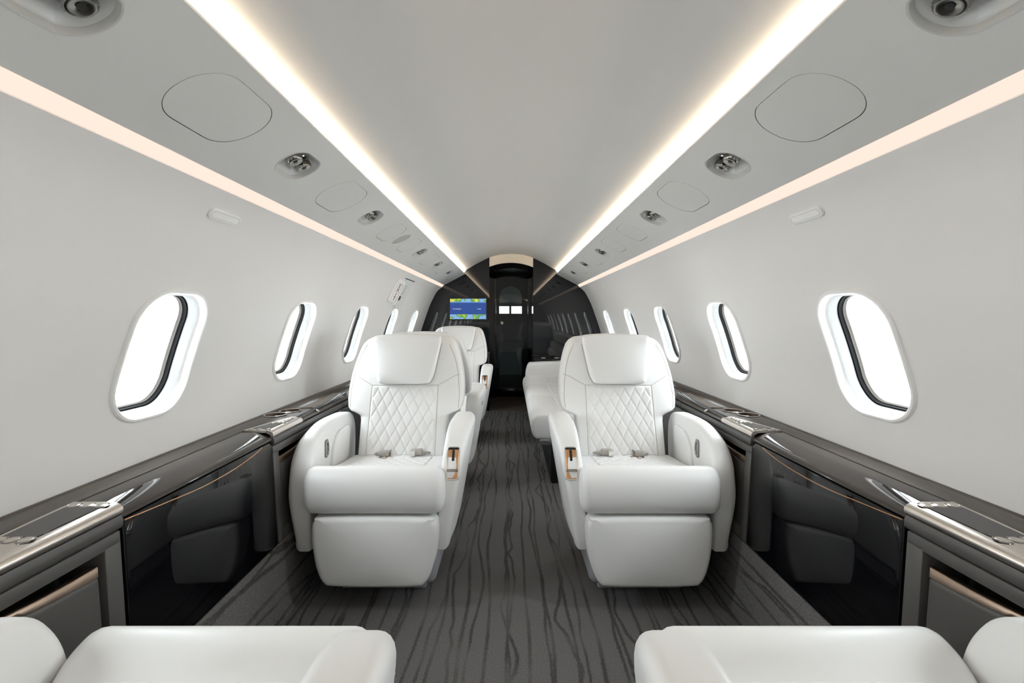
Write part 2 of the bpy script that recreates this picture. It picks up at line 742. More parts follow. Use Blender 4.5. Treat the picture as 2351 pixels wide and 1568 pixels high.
def build_walls():
    n_win = 0
    for side, nm in ((-1, 'left'), (1, 'right')):
        mb = MB()
        b = [Y_REAR - 0.03] + [(u + v) / 2 for u, v in zip(WIN_Y, WIN_Y[1:])] + [Y_FRONT + 0.02]
        loops = []
        for i, yc in enumerate(WIN_Y):
            hole = ccw(rrect(0.276, 0.368, 0.098, yc, WIN_S, 10, 8))
            loops.append(hole_cell(mb, b[i], b[i + 1], 0.0, WALL_S, hole, lambda y, p: wallP(side, y, p)))
        structure(mb.build('wall_' + nm, 'wall', merge=1e-4, sharp=60))
        for yc, lp in zip(WIN_Y, loops):
            n_win += 1
            lp = ccw(lp)

            def ring(ins, h):
                return [wallP(side, y, p, h) for y, p in inset(lp, ins)]
            fr = MB()
            fr.loft([ring(-.015, -.002), ring(-.0145, .004), ring(-.011, .008), ring(-.005, .009), ring(-.001, .006), ring(.002, .0), ring(.0035, -.010), ring(.010, -.014)], False, False)
            w = structure(fr.build('window_%d' % n_win, 'bezel'))
            g = MB()
            g.loft([ring(.010, -.014), ring(.011, -.02), ring(.0125, -.044)], False, False)
            g.build('reveal', 'reveal', w)
            g = MB()
            g.loft([ring(.0125, -.044), ring(.0165, -.046), ring(.0175, -.056)], False, False)
            g.build('gasket', 'gasket', w)
            g = MB()
            g.loft([ring(.0175, -.056), ring(.0205, -.057), ring(.0215, -.066)], False, False)
            g.build('seal', 'taupe', w)
            g = MB()
            g.loft([ring(.0215, -.066), ring(.025, -.068), ring(.0265, -.085), ring(.033, -.087), ring(.035, -.11)], False, False)
            g.build('inner_frame', 'bezel', w)
            g = MB()
            g.loft([ring(.026, -.078), ring(.026, -.0785)])
            g.build('pane', 'pane', w)
            if abs(yc - 0.52) < 0.01:      # unseen shade, half drawn, added to cut daylight on the near seats
                zlo = wall_s_at_z(0.985)
                sh = MB()
                sh.loft([[wallP(side, y, p, h) for y, p in [q for q in ((yc - .12, WIN_S - .17), (yc + .12, WIN_S - .17), (yc + .13, WIN_S + .0), (yc - .13, WIN_S + .0))]] for h in (-.060, -.056)])
                sh.build('added_blind', 'cream', w)
            # daylight portal in the opening
            ld = bpy.data.lights.new('daylight_portal', 'AREA')
            ld.shape = 'RECTANGLE'
            ld.size, ld.size_y = 0.28, 0.36
            ld.cycles.is_portal = True
            lo = bpy.data.objects.new('daylight_portal', ld)
            COL.objects.link(lo)
            c = Vector(wallP(side, yc, WIN_S, -0.115))
            n = Vector(wallP(side, yc, WIN_S, 0.0)) - c
            lo.location = c
            lo.rotation_euler = n.to_track_quat('-Z', 'Y').to_euler()


build_walls()

ORD = ['nearest the camera', 'second from the camera', 'third from the camera', 'fourth from the camera', 'fifth from the camera', 'sixth from the camera', 'last before the bulkhead']


def build_overhead():
    PC = 0.121
    items = [('vent', 0.645, 0.20, 0.118, 0.055), ('oval', 1.045, 0.262, 0.166, 0.078), ('vent', 1.425, 0.155, 0.108, 0.05), ('oval', 1.795, 0.262, 0.166, 0.078),
             ('vent', 2.165, 0.155, 0.108, 0.05), ('oval', 2.54, 0.22, 0.15, 0.06), ('speaker', 2.765, 0.12, 0.12, 0.059), ('oval', 2.985, 0.22, 0.15, 0.06),
             ('vent', 3.34, 0.155, 0.108, 0.05), ('oval', 3.74, 0.24, 0.15, 0.06), ('vent', 4.10, 0.155, 0.108, 0.05), ('oval', 4.48, 0.22, 0.15, 0.06),
             ('vent', 4.86, 0.155, 0.108, 0.05), ('oval', 5.25, 0.22, 0.15, 0.06)]
    for side, nm in ((-1, 'left'), (1, 'right')):
        its = [i for i in items if not (side > 0 and i[0] == 'speaker')]
        mb = MB()
        b = [Y_REAR - 0.03] + [(u[1] + u[2] / 2 + v[1] - v[2] / 2) / 2 for u, v in zip(its, its[1:])] + [Y_FRONT + 0.02]
        nv = no = 0
        n_v = sum(i[0] == 'vent' for i in its)
        n_o = sum(i[0] == 'oval' for i in its)
        for k, (kind, yc, ln, wd, r) in enumerate(its):
            hole = ccw(rrect(ln, wd, r, yc, PC, 8, 3))
            lp = ccw(hole_cell(mb, b[k], b[k + 1], 0.0, PSU_L, hole, lambda y, p: psuP(side, y, p), 24, 16, 4))

            def ring(ins, h):
                return [psuP(side, y, p, h) for y, p in inset(lp, ins)]

            def scaled(t, h):
                return [psuP(side, yc + (y - yc) * t, PC + (p - PC) * t, h) for y, p in lp]
            if kind == 'vent':
                where = ORD[nv] if nv < n_v - 1 else ORD[6]
                nv += 1
                t = thing('air_vent', 'recessed pocket with two chrome nozzles in %s overhead panel, %s' % (nm, where), 'air vent', psuP(side, yc, PC), 'air vent pockets in the %s overhead panel' % nm)
                pk = MB()
                pk.loft([ring(-.005, -.0005), ring(-.003, .0015), ring(0, .0008), ring(.002, -.003), ring(.004, -.010), ring(.010, -.013), ring(.018, -.026), ring(.03, -.034), scaled(.2, -.036)], False, True)
                o = pk.build('pocket', 'pocket', t)
                for q, (dy, tilt) in enumerate(((-0.036, -0.25), (0.036, 0.12))):
                    y0 = yc + dy + (0.022 if yc < 1 else 0)

                    def fr(a, bb, h, y0=y0, tilt=tilt):
                        return psuP(side, y0 + a - tilt * h, PC - 0.004 + bb, -0.036 + h)
                    n = 40
                    col = MB()
                    col.lathe([(0.029, -0.002), (0.029, 0.006), (0.026, 0.009), (0.017, 0.009)], fr)
                    c = col.build('nozzle', 'chrome', t)
                    kn = MB()
                    loops = []
                    for rr, h, ru in ((0.016, 0.006, 0), (0.018, 0.012, 0), (0.0225, 0.018, 1), (0.0225, 0.032, 1), (0.020, 0.036, 0), (0.016, 0.037, 0), (0.006, 0.033, 0)):
                        loops.append([fr((rr + (0.0009 if ru and i % 2 else 0)) * math.cos(2 * pi * i / n), (rr + (0.0009 if ru and i % 2 else 0)) * math.sin(2 * pi * i / n), h) for i in range(n)])
                    kn.loft(loops)
                    kk = kn.build('knurled_ring', 'chrome', c)
                    ho = MB()
                    ho.lathe([(0.006, 0.030), (0.0065, 0.0345), (0.003, 0.035)], fr, 14)
                    hh = ho.build('outlet' if q == 0 else 'lens', 'dark', c)
            elif kind == 'oval':
                where = ORD[no] if no < n_o - 1 else ORD[6]
                no += 1
                t = thing('oxygen_panel', 'flush grey oval cover with thin gap in %s overhead panel, %s' % (nm, where), 'ceiling panel', psuP(side, yc, PC), 'flush oval covers in the %s overhead panel' % nm)
                pk = MB()
                pk.loft([ring(0, 0.0), ring(.0, -.012), scaled(.3, -.012)], False, True)
                o = pk.build('gap', 'dark', t)
                pk = MB()
                pk.loft([ring(.0012, -.011), ring(.0012, -.0012), ring(.002, 0.0002), scaled(.9, .0004), scaled(.4, .0006), scaled(.05, .0006)])
                o = pk.build('cover', 'service', t)
            else:
                t = thing('ceiling_speaker', 'small darker grey oval speaker between two flush covers in left overhead panel', 'speaker', psuP(side, yc, PC))
                pk = MB()
                pk.loft([ring(-.003, 0), ring(-.002, .0015), ring(.001, .0015), ring(.003, -.002)], False, False)
                o = pk.build('rim', 'service', t)
                pk = MB()
                pk.loft([ring(-.001, -.002), scaled(.5, -.0008), scaled(.05, -.0006)], True, True)
                o = pk.build('grille', 'disc', t)
        # return lips of the panel
        ys = (Y_REAR - 0.03, Y_FRONT + 0.02)
        mb.loft([[psuP(side, y, 0, 0), (side * 0.5325, y, 1.6045), (side * 0.538, y, 1.606), (side * 0.542, y, 1.603), (side * 0.542, y, 1.597), (side * 0.60, y, 1.597)] for y in ys], False, False, False)
        mb.loft([[psuP(side, y, PSU_L, 0), psuP(side, y, PSU_L + 0.004, -0.003), psuP(side, y, PSU_L + 0.004, -0.02)] for y in ys], False, False, False)
        structure(mb.build('trim_overhead_' + nm, 'service', merge=1e-4, sharp=30))
        # light strip
        s = MB()
        pr = [(0.5445, 1.5985), (0.5445, 1.6015), (0.550, 1.6025), (0.580, 1.6025), (0.586, 1.6015), (0.586, 1.5985)]
        s.loft([[(side * x, y, z) for x, z in pr] for y in (Y_REAR, Y_FRONT)])
        o = s.build('light_strip', 'strip', flat=True)
        tag(o, 'long bright warm white light strip between ceiling and %s overhead panel' % nm, 'light', 'ceiling light strips')
        s = MB()
        pr = [(0.7765, 1.474), (0.790, 1.461), (0.8038, 1.4442), (0.832, 1.43), (0.83, 1.49)]
        s.loft([[(side * x, y, z) for x, z in pr] for y in (Y_REAR, Y_FRONT)])
        o = s.build('cove_light', 'cove')
        tag(o, 'dim peach cove light along the top of the %s window wall' % nm, 'light', 'cove lights above the window walls')


build_overhead()


# ---------------------------------------------------------------- seats
def build_seat(sg, label):
    """Armchair whose nose is at local y = 0, facing -y; sg = +1 puts the aisle arm on +x."""
    t = thing('club_seat', label, 'seat', (0, 0, 0), 'white leather club seats')

    def P(u, d, z):
        return (sg * u, d, z)

    def front(z):
        return 0.455 + (z - 0.45) * 0.36
    HW = [(0.38, .185), (.40, .197), (.43, .203), (.60, .207), (.622, .212), (.634, .235), (.645, .262), (.66, .275), (.70, .281), (.76, .281), (.82, .273), (.88, .260), (.93, .245), (.96, .232), (.98, .214), (.991, .19), (.996, .15)]
    TH = 0.15

    def hw(z):
        return interp(HW, z)

    def face(u, z):
        q = min(1.0, abs(u) / hw(z))
        return front(z) + TH / 2 - TH / 2 * max(0.0, 1 - q ** 5) ** 0.2

    # base
    b = MB()
    b.box(-.21, .215, .14, .56, .035, .34, .03)
    b.box(-.17, .17, .18, .52, 0.0, .05, .008)
    b.build('base', 'shroud', t)
    # seat cushion
    prof = crom([(.07, .358), (.03, .364), (.008, .392), (0.0, .44), (.006, .487), (.024, .517), (.05, .53), (.085, .524), (.13, .503), (.2, .485), (.32, .466), (.46, .452), (.5, .44), (.5, .37), (.3, .355), (.15, .356)], True, 5)
    c = MB()
    c.puff(prof, -.2575, .2575, .034, .034, .004, .004, lambda a, b_, h: P(h * (1 - .075 * smooth(.10, .17, a)), a, b_), 5)
    cush = c.build('seat_cushion', 'leather', t, sharp=60)

    def top(d):
        return interp([(.05, .53), (.085, .524), (.13, .503), (.2, .485), (.32, .466), (.46, .452), (.5, .44)], d)

    def quilt(u, v, pu, pv):
        a = u / pu + v / pv
        b_ = u / pu - v / pv
        fa = abs((a % 1.0) - 0.5) * 2
        fb = abs((b_ % 1.0) - 0.5) * 2
        return (1 - fa ** 7) * (1 - fb ** 7)
    q = MB()
    nu, nd = 110, 90
    g = []
    for j in range(nd + 1):
        d = .135 + (.475 - .135) * j / nd
        row = []
        for i in range(nu + 1):
            u = -.158 + .316 * i / nu
            e = min(1, min(i, nu - i) / 3.0) * min(1, min(j, nd - j) / 3.0)
            row.append(P(u, d, top(d) - .002 + e * (.003 + .0045 * quilt(u, d, .05, .075))))
        g.append(row)
    q.loft(g, False, False, False)
    q.build('quilted_pad', 'leather', cush, sharp=80)
    # leg rest
    lo = crom([(-.222, .339), (-.20, .351), (0, .354), (.20, .351), (.222, .339), (.231, .315), (.229, .25), (.218, .18), (.203, .135), (.185, .108), (.155, .098), (0, .095), (-.155, .098), (-.185, .108), (-.203, .135), (-.218, .18), (-.229, .25), (-.231, .315)], True, 5)
    l = MB()
    l.puff([(u + .006, z) for u, z in lo], 0, .13, .02, .02, .0, .012, lambda a, b_, h: P(a, .14 - h, b_), 5)
    l.build('leg_rest', 'leather', t, sharp=60)
    # arms
    arm = crom([(.105, .205), (.085, .30), (.078, .40), (.09, .492), (.127, .56), (.18, .612), (.24, .643), (.32, .655), (.42, .652), (.54, .642), (.60, .615), (.63, .54), (.62, .4), (.585, .25), (.54, .195), (.3, .19), (.13, .191)], True, 5)

    def aisle(a, b_, h):
        k = (b_ - .2) / .45
        ui = .222 + .026 * k
        uo = .278 + .074 * k - .010 * smooth(.3, .1, a) - .02 * smooth(.45, .65, a)
        return P(ui + (uo - ui) * h / .1, a, b_)
    m = MB()
    m.puff(arm, 0, .1, .022, .034, .0, .003, aisle, 5)
    aa = m.build('armrest', 'leather', t, sharp=60)

    oarm = crom([(.09, .205), (.072, .30), (.064, .40), (.072, .48), (.092, .545), (.13, .60), (.178, .624), (.245, .643), (.32, .651), (.42, .649), (.54, .640), (.60, .615), (.63, .54), (.62, .4), (.585, .25), (.54, .195), (.3, .19), (.115, .191)], True, 5)

    def outer(a, b_, h):
        k = (b_ - .2) / .45
        ui = -.252 - .003 * k
        uo = -.318 - .022 * smooth(0, .5, k) + .012 * smooth(.7, 1.0, k)
        return P(ui + (uo - ui) * h / .08, a, b_)
    m = MB()
    m.puff(oarm, 0, .08, .022, .028, .0, .002, outer, 5)
    oa = m.build('armrest', 'leather', t, sharp=60)
    pad = rpoly([(.275, .40, .02), (.50, .40, .02), (.50, .592, .02), (.305, .592, .12)], 8, 4)
    m = MB()
    m.puff(pad, -.004, .010, .003, .007, 0, .001, lambda a, b_, h: P(-.252 + h, a, b_), 3)
    m.build('arm_pad', 'leather', oa, sharp=60)
    m = MB()
    m.puff(rrect(.012, .028, .005, .50, .56, 4, 2), .0, .1025, .0005, .001, 0, 0, aisle, 2)
    m.build('release_button', 'dark', aa)
    # recessed pull handle in the outer arm
    m = MB()
    rr = rrect(.034, .075, .012, .238, .548, 5, 2)
    m.puff(rr, -.004, .002, .001, .0015, 0, 0, lambda a, b_, h: P(-.252 + h, a, b_), 2)
    ph = m.build('pull_handle', 'chrome', oa)
    m = MB()
    m.puff(rrect(.024, .062, .009, .238, .548, 5, 2), .0, .0026, .0004, .0004, 0, 0, lambda a, b_, h: P(-.252 + h, a, b_), 1)
    m.build('handle_recess', 'shroud', ph)
    m = MB()
    m.tube([P(-.247, .238 + .006 * math.sin(k / 10 * pi), .524 + .048 * k / 10) for k in range(11)], .004, 8)
    m.build('grip', 'chrome', ph)
    # recline latch on the slope of the aisle arm
    A, B = Vector((.092, .492)), Vector((.127, .56))
    tv = (B - A).normalized()
    nv = Vector((-tv.y, tv.x))
    c0 = Vector((.1072, .5278))

    def lat(a, b_, h):
        w = c0 + tv * b_ + nv * (h + .0005 - 1.6 * (b_) ** 2)
        return P(.286 + a, w.x, w.y)
    m = MB()
    o1 = rrect(.05, .126, .010, 0, 0, 5, 8)
    m.loft([[lat(a, b_, h) for a, b_ in inset(ccw(o1), i)] for i, h in ((0, -.004), (0, .002), (.001, .003), (.004, .003), (.0055, .0005), (.006, -.002))], False, False)
    lt = m.build('latch', 'silver', t)
    m = MB()
    m.puff(rrect(.040, .116, .006, 0, 0, 4, 8), -.004, -.0002, .0005, .0005, 0, 0, lat, 1)
    m.build('latch_plate', 'copper', lt)
    m = MB()
    m.puff(rrect(.010, .074, .0045, 0, .014, 4, 6), -.002, .0006, .0003, .0003, 0, 0, lat, 1)
    m.puff(rrect(.042, .006, .002, 0, .055, 3, 2), -.002, .0016, .0003, .0005, 0, 0, lat, 1)
    m.build('latch_slot', 'black', lt)
    m = MB()
    m.puff(rrect(.040, .009, .002, 0, -.028, 3, 2), -.002, .005, .0005, .001, 0, 0, lat, 2)
    m.build('latch_slider', 'chrome', lt)
    # backrest
    N = 56
    loops = []
    zs = [.40, .405, .415, .43] + [.45 + .15 * i / 6 for i in range(7)] + [.612, .622, .628, .634, .64, .645, .652, .66, .68] + [.70 + .22 * i / 9 for i in range(10)] + [.94, .955, .967, .977, .985, .991, .996]
    for z in zs:
        w = hw(z)
        th = TH * (1 - .55 * smooth(.95, 1.0, z)) if z > .95 else TH
        if z < .43:
            th = TH * (.6 + .4 * smooth(.395, .43, z))
        lp = []
        for k in range(N):
            a = 2 * pi * k / N
            ca, sa = math.cos(a), math.sin(a)
            ex = .4
            uu = w * math.copysign(abs(ca) ** ex, ca)
            dd = th / 2 * math.copysign(abs(sa) ** ex, sa)
            lp.append(P(uu, front(z) + TH / 2 + dd + (.02 * smooth(.62, .75, z) if dd > 0 else 0), z))
        loops.append(lp)
    m = MB()
    m.loft(loops)
    back = m.build('backrest', 'leather', t, sharp=65)
    q = MB()
    nu, nd = 110, 110
    g = []
    for j in range(nd + 1):
        z = .452 + (.762 - .452) * j / nd
        row = []
        for i in range(nu + 1):
            u = -.158 + .316 * i / nu
            e = min(1, min(i, nu - i) / 3.0) * min(1, min(j, nd - j) / 3.0)
            row.append(P(u, face(u, z) + .002 - e * (.003 + .0045 * quilt(u, z, .05, .088)), z))
        g.append(row)
    q.loft(g, False, False, False)
    q.build('quilted_panel', 'leather', back, sharp=80)
    # seams of the backrest
    m = MB()

    def seam(pts, r=.0016, off=.0):
        pp = crom([(p[0], p[1]) for p in pts], False, 5)
        m.tube([P(u, face(u, z) - off, z) for u, z in pp], r, 6)
    for s_ in (-1, 1):
        seam([(s_ * .160, .455), (s_ * .160, .60), (s_ * .160, .764)])
        seam([(s_ * .160, .764), (s_ * .20, .785), (s_ * .236, .805), (s_ * .262, .812)])
        seam([(s_ * .205, .955), (s_ * .232, .90), (s_ * .252, .82), (s_ * .262, .72), (s_ * .258, .66)])
    seam([(-.160, .764), (0, .764), (.160, .764)])
    m.build('seam', 'leather_seam', back)
    # head rest
    ho = crom([(-.105, .774), (0, .771), (.105, .774), (.128, .788), (.142, .825), (.155, .895), (.166, .965), (.164, .988), (.146, 1.002), (0, 1.009), (-.146, 1.002), (-.164, .988), (-.166, .965), (-.155, .895), (-.142, .825), (-.128, .788)], True, 6)
    m = MB()
    m.puff(ho, -.10, .046, .03, .024, 0, .010, lambda a, b_, h: P(a * (1 - .1 * smooth(0, -.1, h)), front(b_) - h, b_ - .01 * smooth(.02, .06, h) * smooth(.9, 1.0, b_)), 5)
    hr = m.build('headrest', 'leather', t, sharp=60)
    m = MB()
    ins = inset(ccw(ho), -.0016)
    m.tube([P(a, front(b_) - .004, b_) for a, b_ in ins if b_ < .985 and True][:], .0018, 6) if False else None
    lower = [p for p in crom([(-.168, .962), (-.157, .895), (-.144, .825), (-.130, .786), (-.106, .771), (0, .768), (.106, .771), (.130, .786), (.144, .825), (.157, .895), (.168, .962)], False, 6)]
    m.tube([P(a, face(a, b_) - .001, b_) for a, b_ in lower], .0022, 6)
    m.build('seam', 'leather_seam', hr)
    # seat belt halves
    m = MB()
    pts = [(-.11, .462, .462), (-.10, .447, .470), (-.075, .43, .470)]
    m.tube([P(*p) for p in pts], .006, 6)
    m.box(-.085, -.04, .415, .44, .462, .486, .004, fn=lambda x, y, z: P(x, y, z))
    bl = m.build('seat_belt', 'webbing', t)
    m = MB()
    loop = [(-.05, .414), (-.045, .385), (-.075, .385), (-.075, .414)]
    m.tube([P(u, d, .463) for u, d in loop], .0035, 6)
    m.tube([P(-.036, .438, .487), P(-.036, .412, .464), P(-.036, .438, .464)], .003, 6)
    m.build('belt_tongue', 'bronze', bl)
    m = MB()
    pts = [(.14, .462, .466), (.12, .45, .472), (.10, .44, .474)]
    m.tube([P(*p) for p in pts], .006, 6)
    bl = m.build('seat_belt', 'webbing', t)
    m = MB()
    m.box(.055, .105, .42, .448, .464, .490, .005, fn=lambda x, y, z: P(x, y - (x - .055) * -.2, z))
    bk = m.build('buckle', 'webbing', bl)
    m = MB()
    m.box(.052, .078, .413, .428, .463, .491, .004, fn=lambda x, y, z: P(x, y, z))
    m.build('buckle_face', 'silver', bk)
    return t


seat_a = build_seat(1, 'white quilted club seat facing the camera left of the aisle, whole leg rest showing')
seat_a.location = (-.515, 1.74, 0)
seat_b = build_seat(-1, 'white quilted club seat facing the camera right of the aisle, whole leg rest showing')
seat_b.location = (.515, 1.74, 0)
copy_tree(seat_a, 'white club seat under the map screen, partly hidden behind the front left seat', (-.515, 4.07, 0))
copy_tree(seat_b, 'white seat back to back with the front left seat, only its armrest side showing', (-.515, 3.46, 0), pi)
near_l = copy_tree(seat_b, 'white seat cropped at the bottom left corner, its cushion and arms seen from above', (-.515, 0.91, 0), pi)
near_r = copy_tree(seat_a, 'white seat cropped at the bottom right corner, its cushion and arms seen from above', (.515, 0.91, 0), pi)


for seat_ in (near_l, near_r):          # both near seats are reclined
    for o in [c for c in COL.objects if c.parent is seat_ and c.name.split('.')[0] in ('backrest', 'headrest')]:
        p = Vector((0, .46, .45))
        o.matrix_basis = Matrix.Translation(p) @ Matrix.Rotation(math.radians(-10), 4, 'X') @ Matrix.Translation(-p)


# ---------------------------------------------------------------- sofa and forward cabinet
def build_sofa():
    t = thing('sofa', 'white leather sofa along the right wall behind the front right seat', 'sofa', (.5, 4.15, 0))

    def put(mb, name, m, parent=t, **k):
        o = mb.build(name, m, parent, **k)
        return o
    b = MB()
    b.box(.26, .80, 3.14, 5.2, 0.0, .29, .01)
    put(b, 'base', 'black')
    prof = crom([(.20, .302), (.155, .31), (.133, .345), (.128, .39), (.136, .432), (.165, .459), (.21, .467), (.30, .462), (.45, .452), (.64, .442), (.66, .40), (.65, .31), (.4, .30)], True, 5)
    ys = [3.08, 3.86, 4.52, 5.18]
    for y0, y1 in zip(ys, ys[1:]):
        m = MB()
        m.puff(prof, y0, y1, .022, .022, .006, .006, lambda a, b_, h: (a, h, b_), 4)
        c = put(m, 'seat_cushion', 'leather', sharp=60)
        m = MB()
        g = []
        nu, nd = 60, 90
        for j in range(nd + 1):
            y = y0 + .03 + (y1 - y0 - .06) * j / nd
            row = []
            for i in range(nu + 1):
                x = .33 + .28 * i / nu
                e = min(1, min(i, nu - i) / 3.0) * min(1, min(j, nd - j) / 3.0)
                z = interp([(.30, .462), (.45, .452), (.64, .442)], x)
                a, bb = (y / .16 + x / .1), (y / .16 - x / .1)
                fa, fb = abs((a % 1) - .5) * 2, abs((bb % 1) - .5) * 2
                row.append((x, y, z - .003 + e * (.004 + .005 * (1 - fa ** 6) * (1 - fb ** 6))))
            g.append(row)
        m.loft(g, False, False, False)
        put(m, 'quilted_pad', 'leather', c, sharp=80)
    for k in range(3):
        z0 = .46 + k * .125
        m = MB()
        bp = crom([(0, .0), (.06, .012), (.075, .0625), (.06, .113), (0, .125), (-.06, .125), (-.06, 0)], True, 5)
        m.puff([(.70 + k * .045 - a, z0 + b_) for a, b_ in bp], 3.10, 5.16, .03, .03, .005, .005, lambda a, b_, h: (a, h, b_), 4)
        put(m, 'backrest', 'leather', sharp=60)
    ao = crom([(.16, .47), (.19, .585), (.25, .602), (.45, .61), (.70, .62), (.74, .56), (.74, .34), (.40, .32), (.19, .33)], True, 5)
    m = MB()
    m.puff(ao, 5.165, 5.30, .025, .025, .004, .004, lambda a, b_, h: (a, h, b_), 4)
    put(m, 'armrest', 'leather', sharp=60)
    m = MB()
    m.box(.185, .30, 3.10, 3.13, .265, .30, .003)
    m.box(.185, .30, 4.1, 4.13, .265, .30, .003)
    br = put(m, 'bracket', 'silver')
    m = MB()
    m.tube([(.195, 3.115, .27), (.18, 3.115, .235), (.188, 3.115, .215), (.20, 3.115, .23)], .004, 8)
    put(m, 'hook', 'chrome', br)


build_sofa()


def build_forward_cabinet():
    t = thing('drinks_cabinet', 'low black gloss cabinet with chrome cup holders at the far end of the sofa', 'cabinet', (.62, 5.43, 0))

    def put(mb, name, m, parent=t):
        o = mb.build(name, m, parent)
        return o
    m = MB()
    m.box(.265, .83, 5.31, 5.575, 0.0, .60, .006)
    put(m, 'body', 'black_gloss')
    m = MB()
    m.box(.26, .835, 5.305, 5.577, .602, .625, .006)
    tp = put(m, 'cabinet_top', 'black_gloss')
    for x in (.37, .52, .66):
        m = MB()
        m.lathe([(.040, .0), (.043, .006), (.040, .009), (.036, .006), (.034, .002)], lambda a, b_, h: (x + a, 5.42 + b_, .625 + h), 24)
        put(m, 'cup_ring', 'silver', tp)


build_forward_cabinet()


# ---------------------------------------------------------------- side consoles
def xface(z):
    return .88 - (.66 - z) * .0675


def build_console(side, nm):
    def K(n, y, z):
        """n = distance out of the console face into the aisle"""
        return (side * (xface(z) - n), y, z)

    def T(x, y, z):
        return (side * x, y, z)

    def lab(a):
        return a % nm

    # grey cabinet units with a literature pocket: ya = end next to the table unit, direction dr
    def pocket_cabinet(ya, yb, label):
        dr = 1 if yb > ya else -1
        y0, y1 = min(ya, yb), max(ya, yb)
        t = thing('storage_cabinet', label, 'cabinet', T(.95, (y0 + y1) / 2, .26), 'grey console cabinets with literature pockets')

        def put(mb, name, m, parent=t, **k):
            o = mb.build(name, m, parent, **k)
            return o
        ys = ya + dr * .045     # pocket starts
        ye = ya + dr * .35
        a, b = min(ys, ye), max(ys, ye)
        m = MB()
        bx = lambda n0, n1, u0, u1, z0, z1, r=.0: m.box(n0, n1, u0, u1, z0, z1, r, 2, fn=lambda x, y, z: K(x, y, z))
        bx(-.12, 0, y0 + .002, y1 - .002, .588, .617, .004)
        bx(-.12, 0, min(ya + dr * .002, ys), max(ya + dr * .002, ys), .264, .600, .004)
        bx(-.12, 0, min(ye, yb - dr * .002), max(ye, yb - dr * .002), .264, .600, .004)
        bx(-.12, 0, a - .01, b + .01, .264, .30, .004)
        put(m, 'body', 'grey_panel')
        m = MB()
        bx(-.115, -.09, a - .02, b + .02, .28, .60)
        put(m, 'pocket_back', 'dark')
        # bowed pocket front with its bronze rim
        L = abs(ye - ys)
        n = 24

        def rim_z(f):
            return .562 + .027 * f - .004 * math.sin(pi * f)

        def bow(f):
            return -.010 + .008 * math.sin(pi * f)
        loops, rims = [], []
        for i in range(n + 1):
            f = i / n
            y = ys + dr * (.010 + (L - .011) * f)
            band = .024 - .015 * f
            zt = rim_z(f) - band + .002
            w = bow(f)
            loops.append([K(w - .004, y, zt), K(w - .0005, y, zt - .004), K(w, y, zt - .012), K(w * .9, y, zt - .09), K(-.009, y, .42), K(-.010, y, .34), K(-.010, y, .302), K(-.03, y, .302), K(-.03, y, zt)])
            zr = rim_z(f)
            rims.append([K(w - .001, y, zr - band), K(w + .0012, y, zr - band + .002), K(w + .0012, y, zr - .002), K(w - .001, y, zr), K(w - .012, y, zr), K(w - .012, y, zr - band)])
        m = MB()
        m.loft(loops)
        pf = put(m, 'pocket_front', 'grey_panel', sharp=50)
        m = MB()
        m.loft(rims)
        put(m, 'pocket_rim', 'bronze', pf, sharp=50)
        # rounded grey rail under the top edge
        m = MB()
        rp = [(-.10, .620), (.000, .620), (.006, .626), (.007, .640), (.004, .650), (-.10, .650)]
        m.loft([[K(n_, y, z) for n_, z in rp] for y in (y0 + .001, y1 - .001)])
        put(m, 'rail', 'grey_panel', sharp=50)
        return t

    pocket_cabinet(1.068, .30, lab('grey cabinet with bronze rimmed pocket at the bottom %s, nearer than the black table unit'))
    pocket_cabinet(1.748, 2.46, lab('grey cabinet with bronze rimmed pocket beside the front %s seat'))

    # plain run of cabinets farther forward and behind
    for ya, yb, lb in ((2.464, Y_FRONT - .005, lab('plain grey console cabinet along the %s wall from the front seat to the black bulkhead')),):
        t = thing('console_cabinet', lb, 'cabinet', T(.95, (ya + yb) / 2, .26))
        m = MB()
        m.box(-.12, 0, ya, yb, .264, .617, .004, 2, fn=lambda x, y, z: K(x, y, z))
        o = m.build('body', 'grey_panel', t)
        m = MB()
        rp = [(-.10, .620), (.000, .620), (.006, .626), (.007, .640), (.004, .650), (-.10, .650)]
        m.loft([[K(n_, y, z) for n_, z in rp] for y in (ya, yb)])
        o = m.build('rail', 'grey_panel', t, sharp=50)
    # black gloss table unit
    ya, yb = 1.073, 1.743
    t = thing('table_unit', lab('black gloss fold-out table unit with copper line on the %s side'), 'cabinet', T(.95, (ya + yb) / 2, .26), 'black gloss table units')

    def put(mb, name, m, parent=t, **k):
        o = mb.build(name, m, parent, **k)
        return o
    m = MB()
    m.box(-.10, .001, ya, yb, .264, .637, .004, 3, fn=lambda x, y, z: K(x, y, z))
    fp = put(m, 'front_panel', 'black_lacquer')
    m = MB()
    pp = crom([(ya + .004, .634), (ya + .13, .623), (ya + .28, .612), (ya + .43, .613), (ya + .54, .623), (yb - .07, .634)], False, 8)
    m.tube([K(.0012, y, z) for y, z in pp], .0016, 6)
    put(m, 'inlay', 'copper', fp)
    m = MB()
    lp = [(.984, .650), (.888, .6405)] + crom([(.880, .6395), (.8775, .6425), (.8805, .648), (.888, .6535), (.90, .6592), (.915, .6645), (.93, .6685), (.945, .671), (.965, .6722), (.984, .6725)], False, 5)
    m.loft([[T(x, y, z) for x, z in lp] for y in (ya, yb)])
    put(m, 'lid', 'gloss_veneer', sharp=50)

    # continuous veneered ledge: wall strip the whole way, full depth forward of the switch panel
    m = MB()
    prof = [(.987, .674), (1.0645, .676), (1.0645, .64), (.987, .64)]
    m.loft([[T(x, y, z) for x, z in prof] for y in (Y_REAR, Y_FRONT)])
    full = [(.885, .652), (.879, .656), (.879, .664), (.886, .670), (.90, .6725), (.987, .674), (.987, .652)]
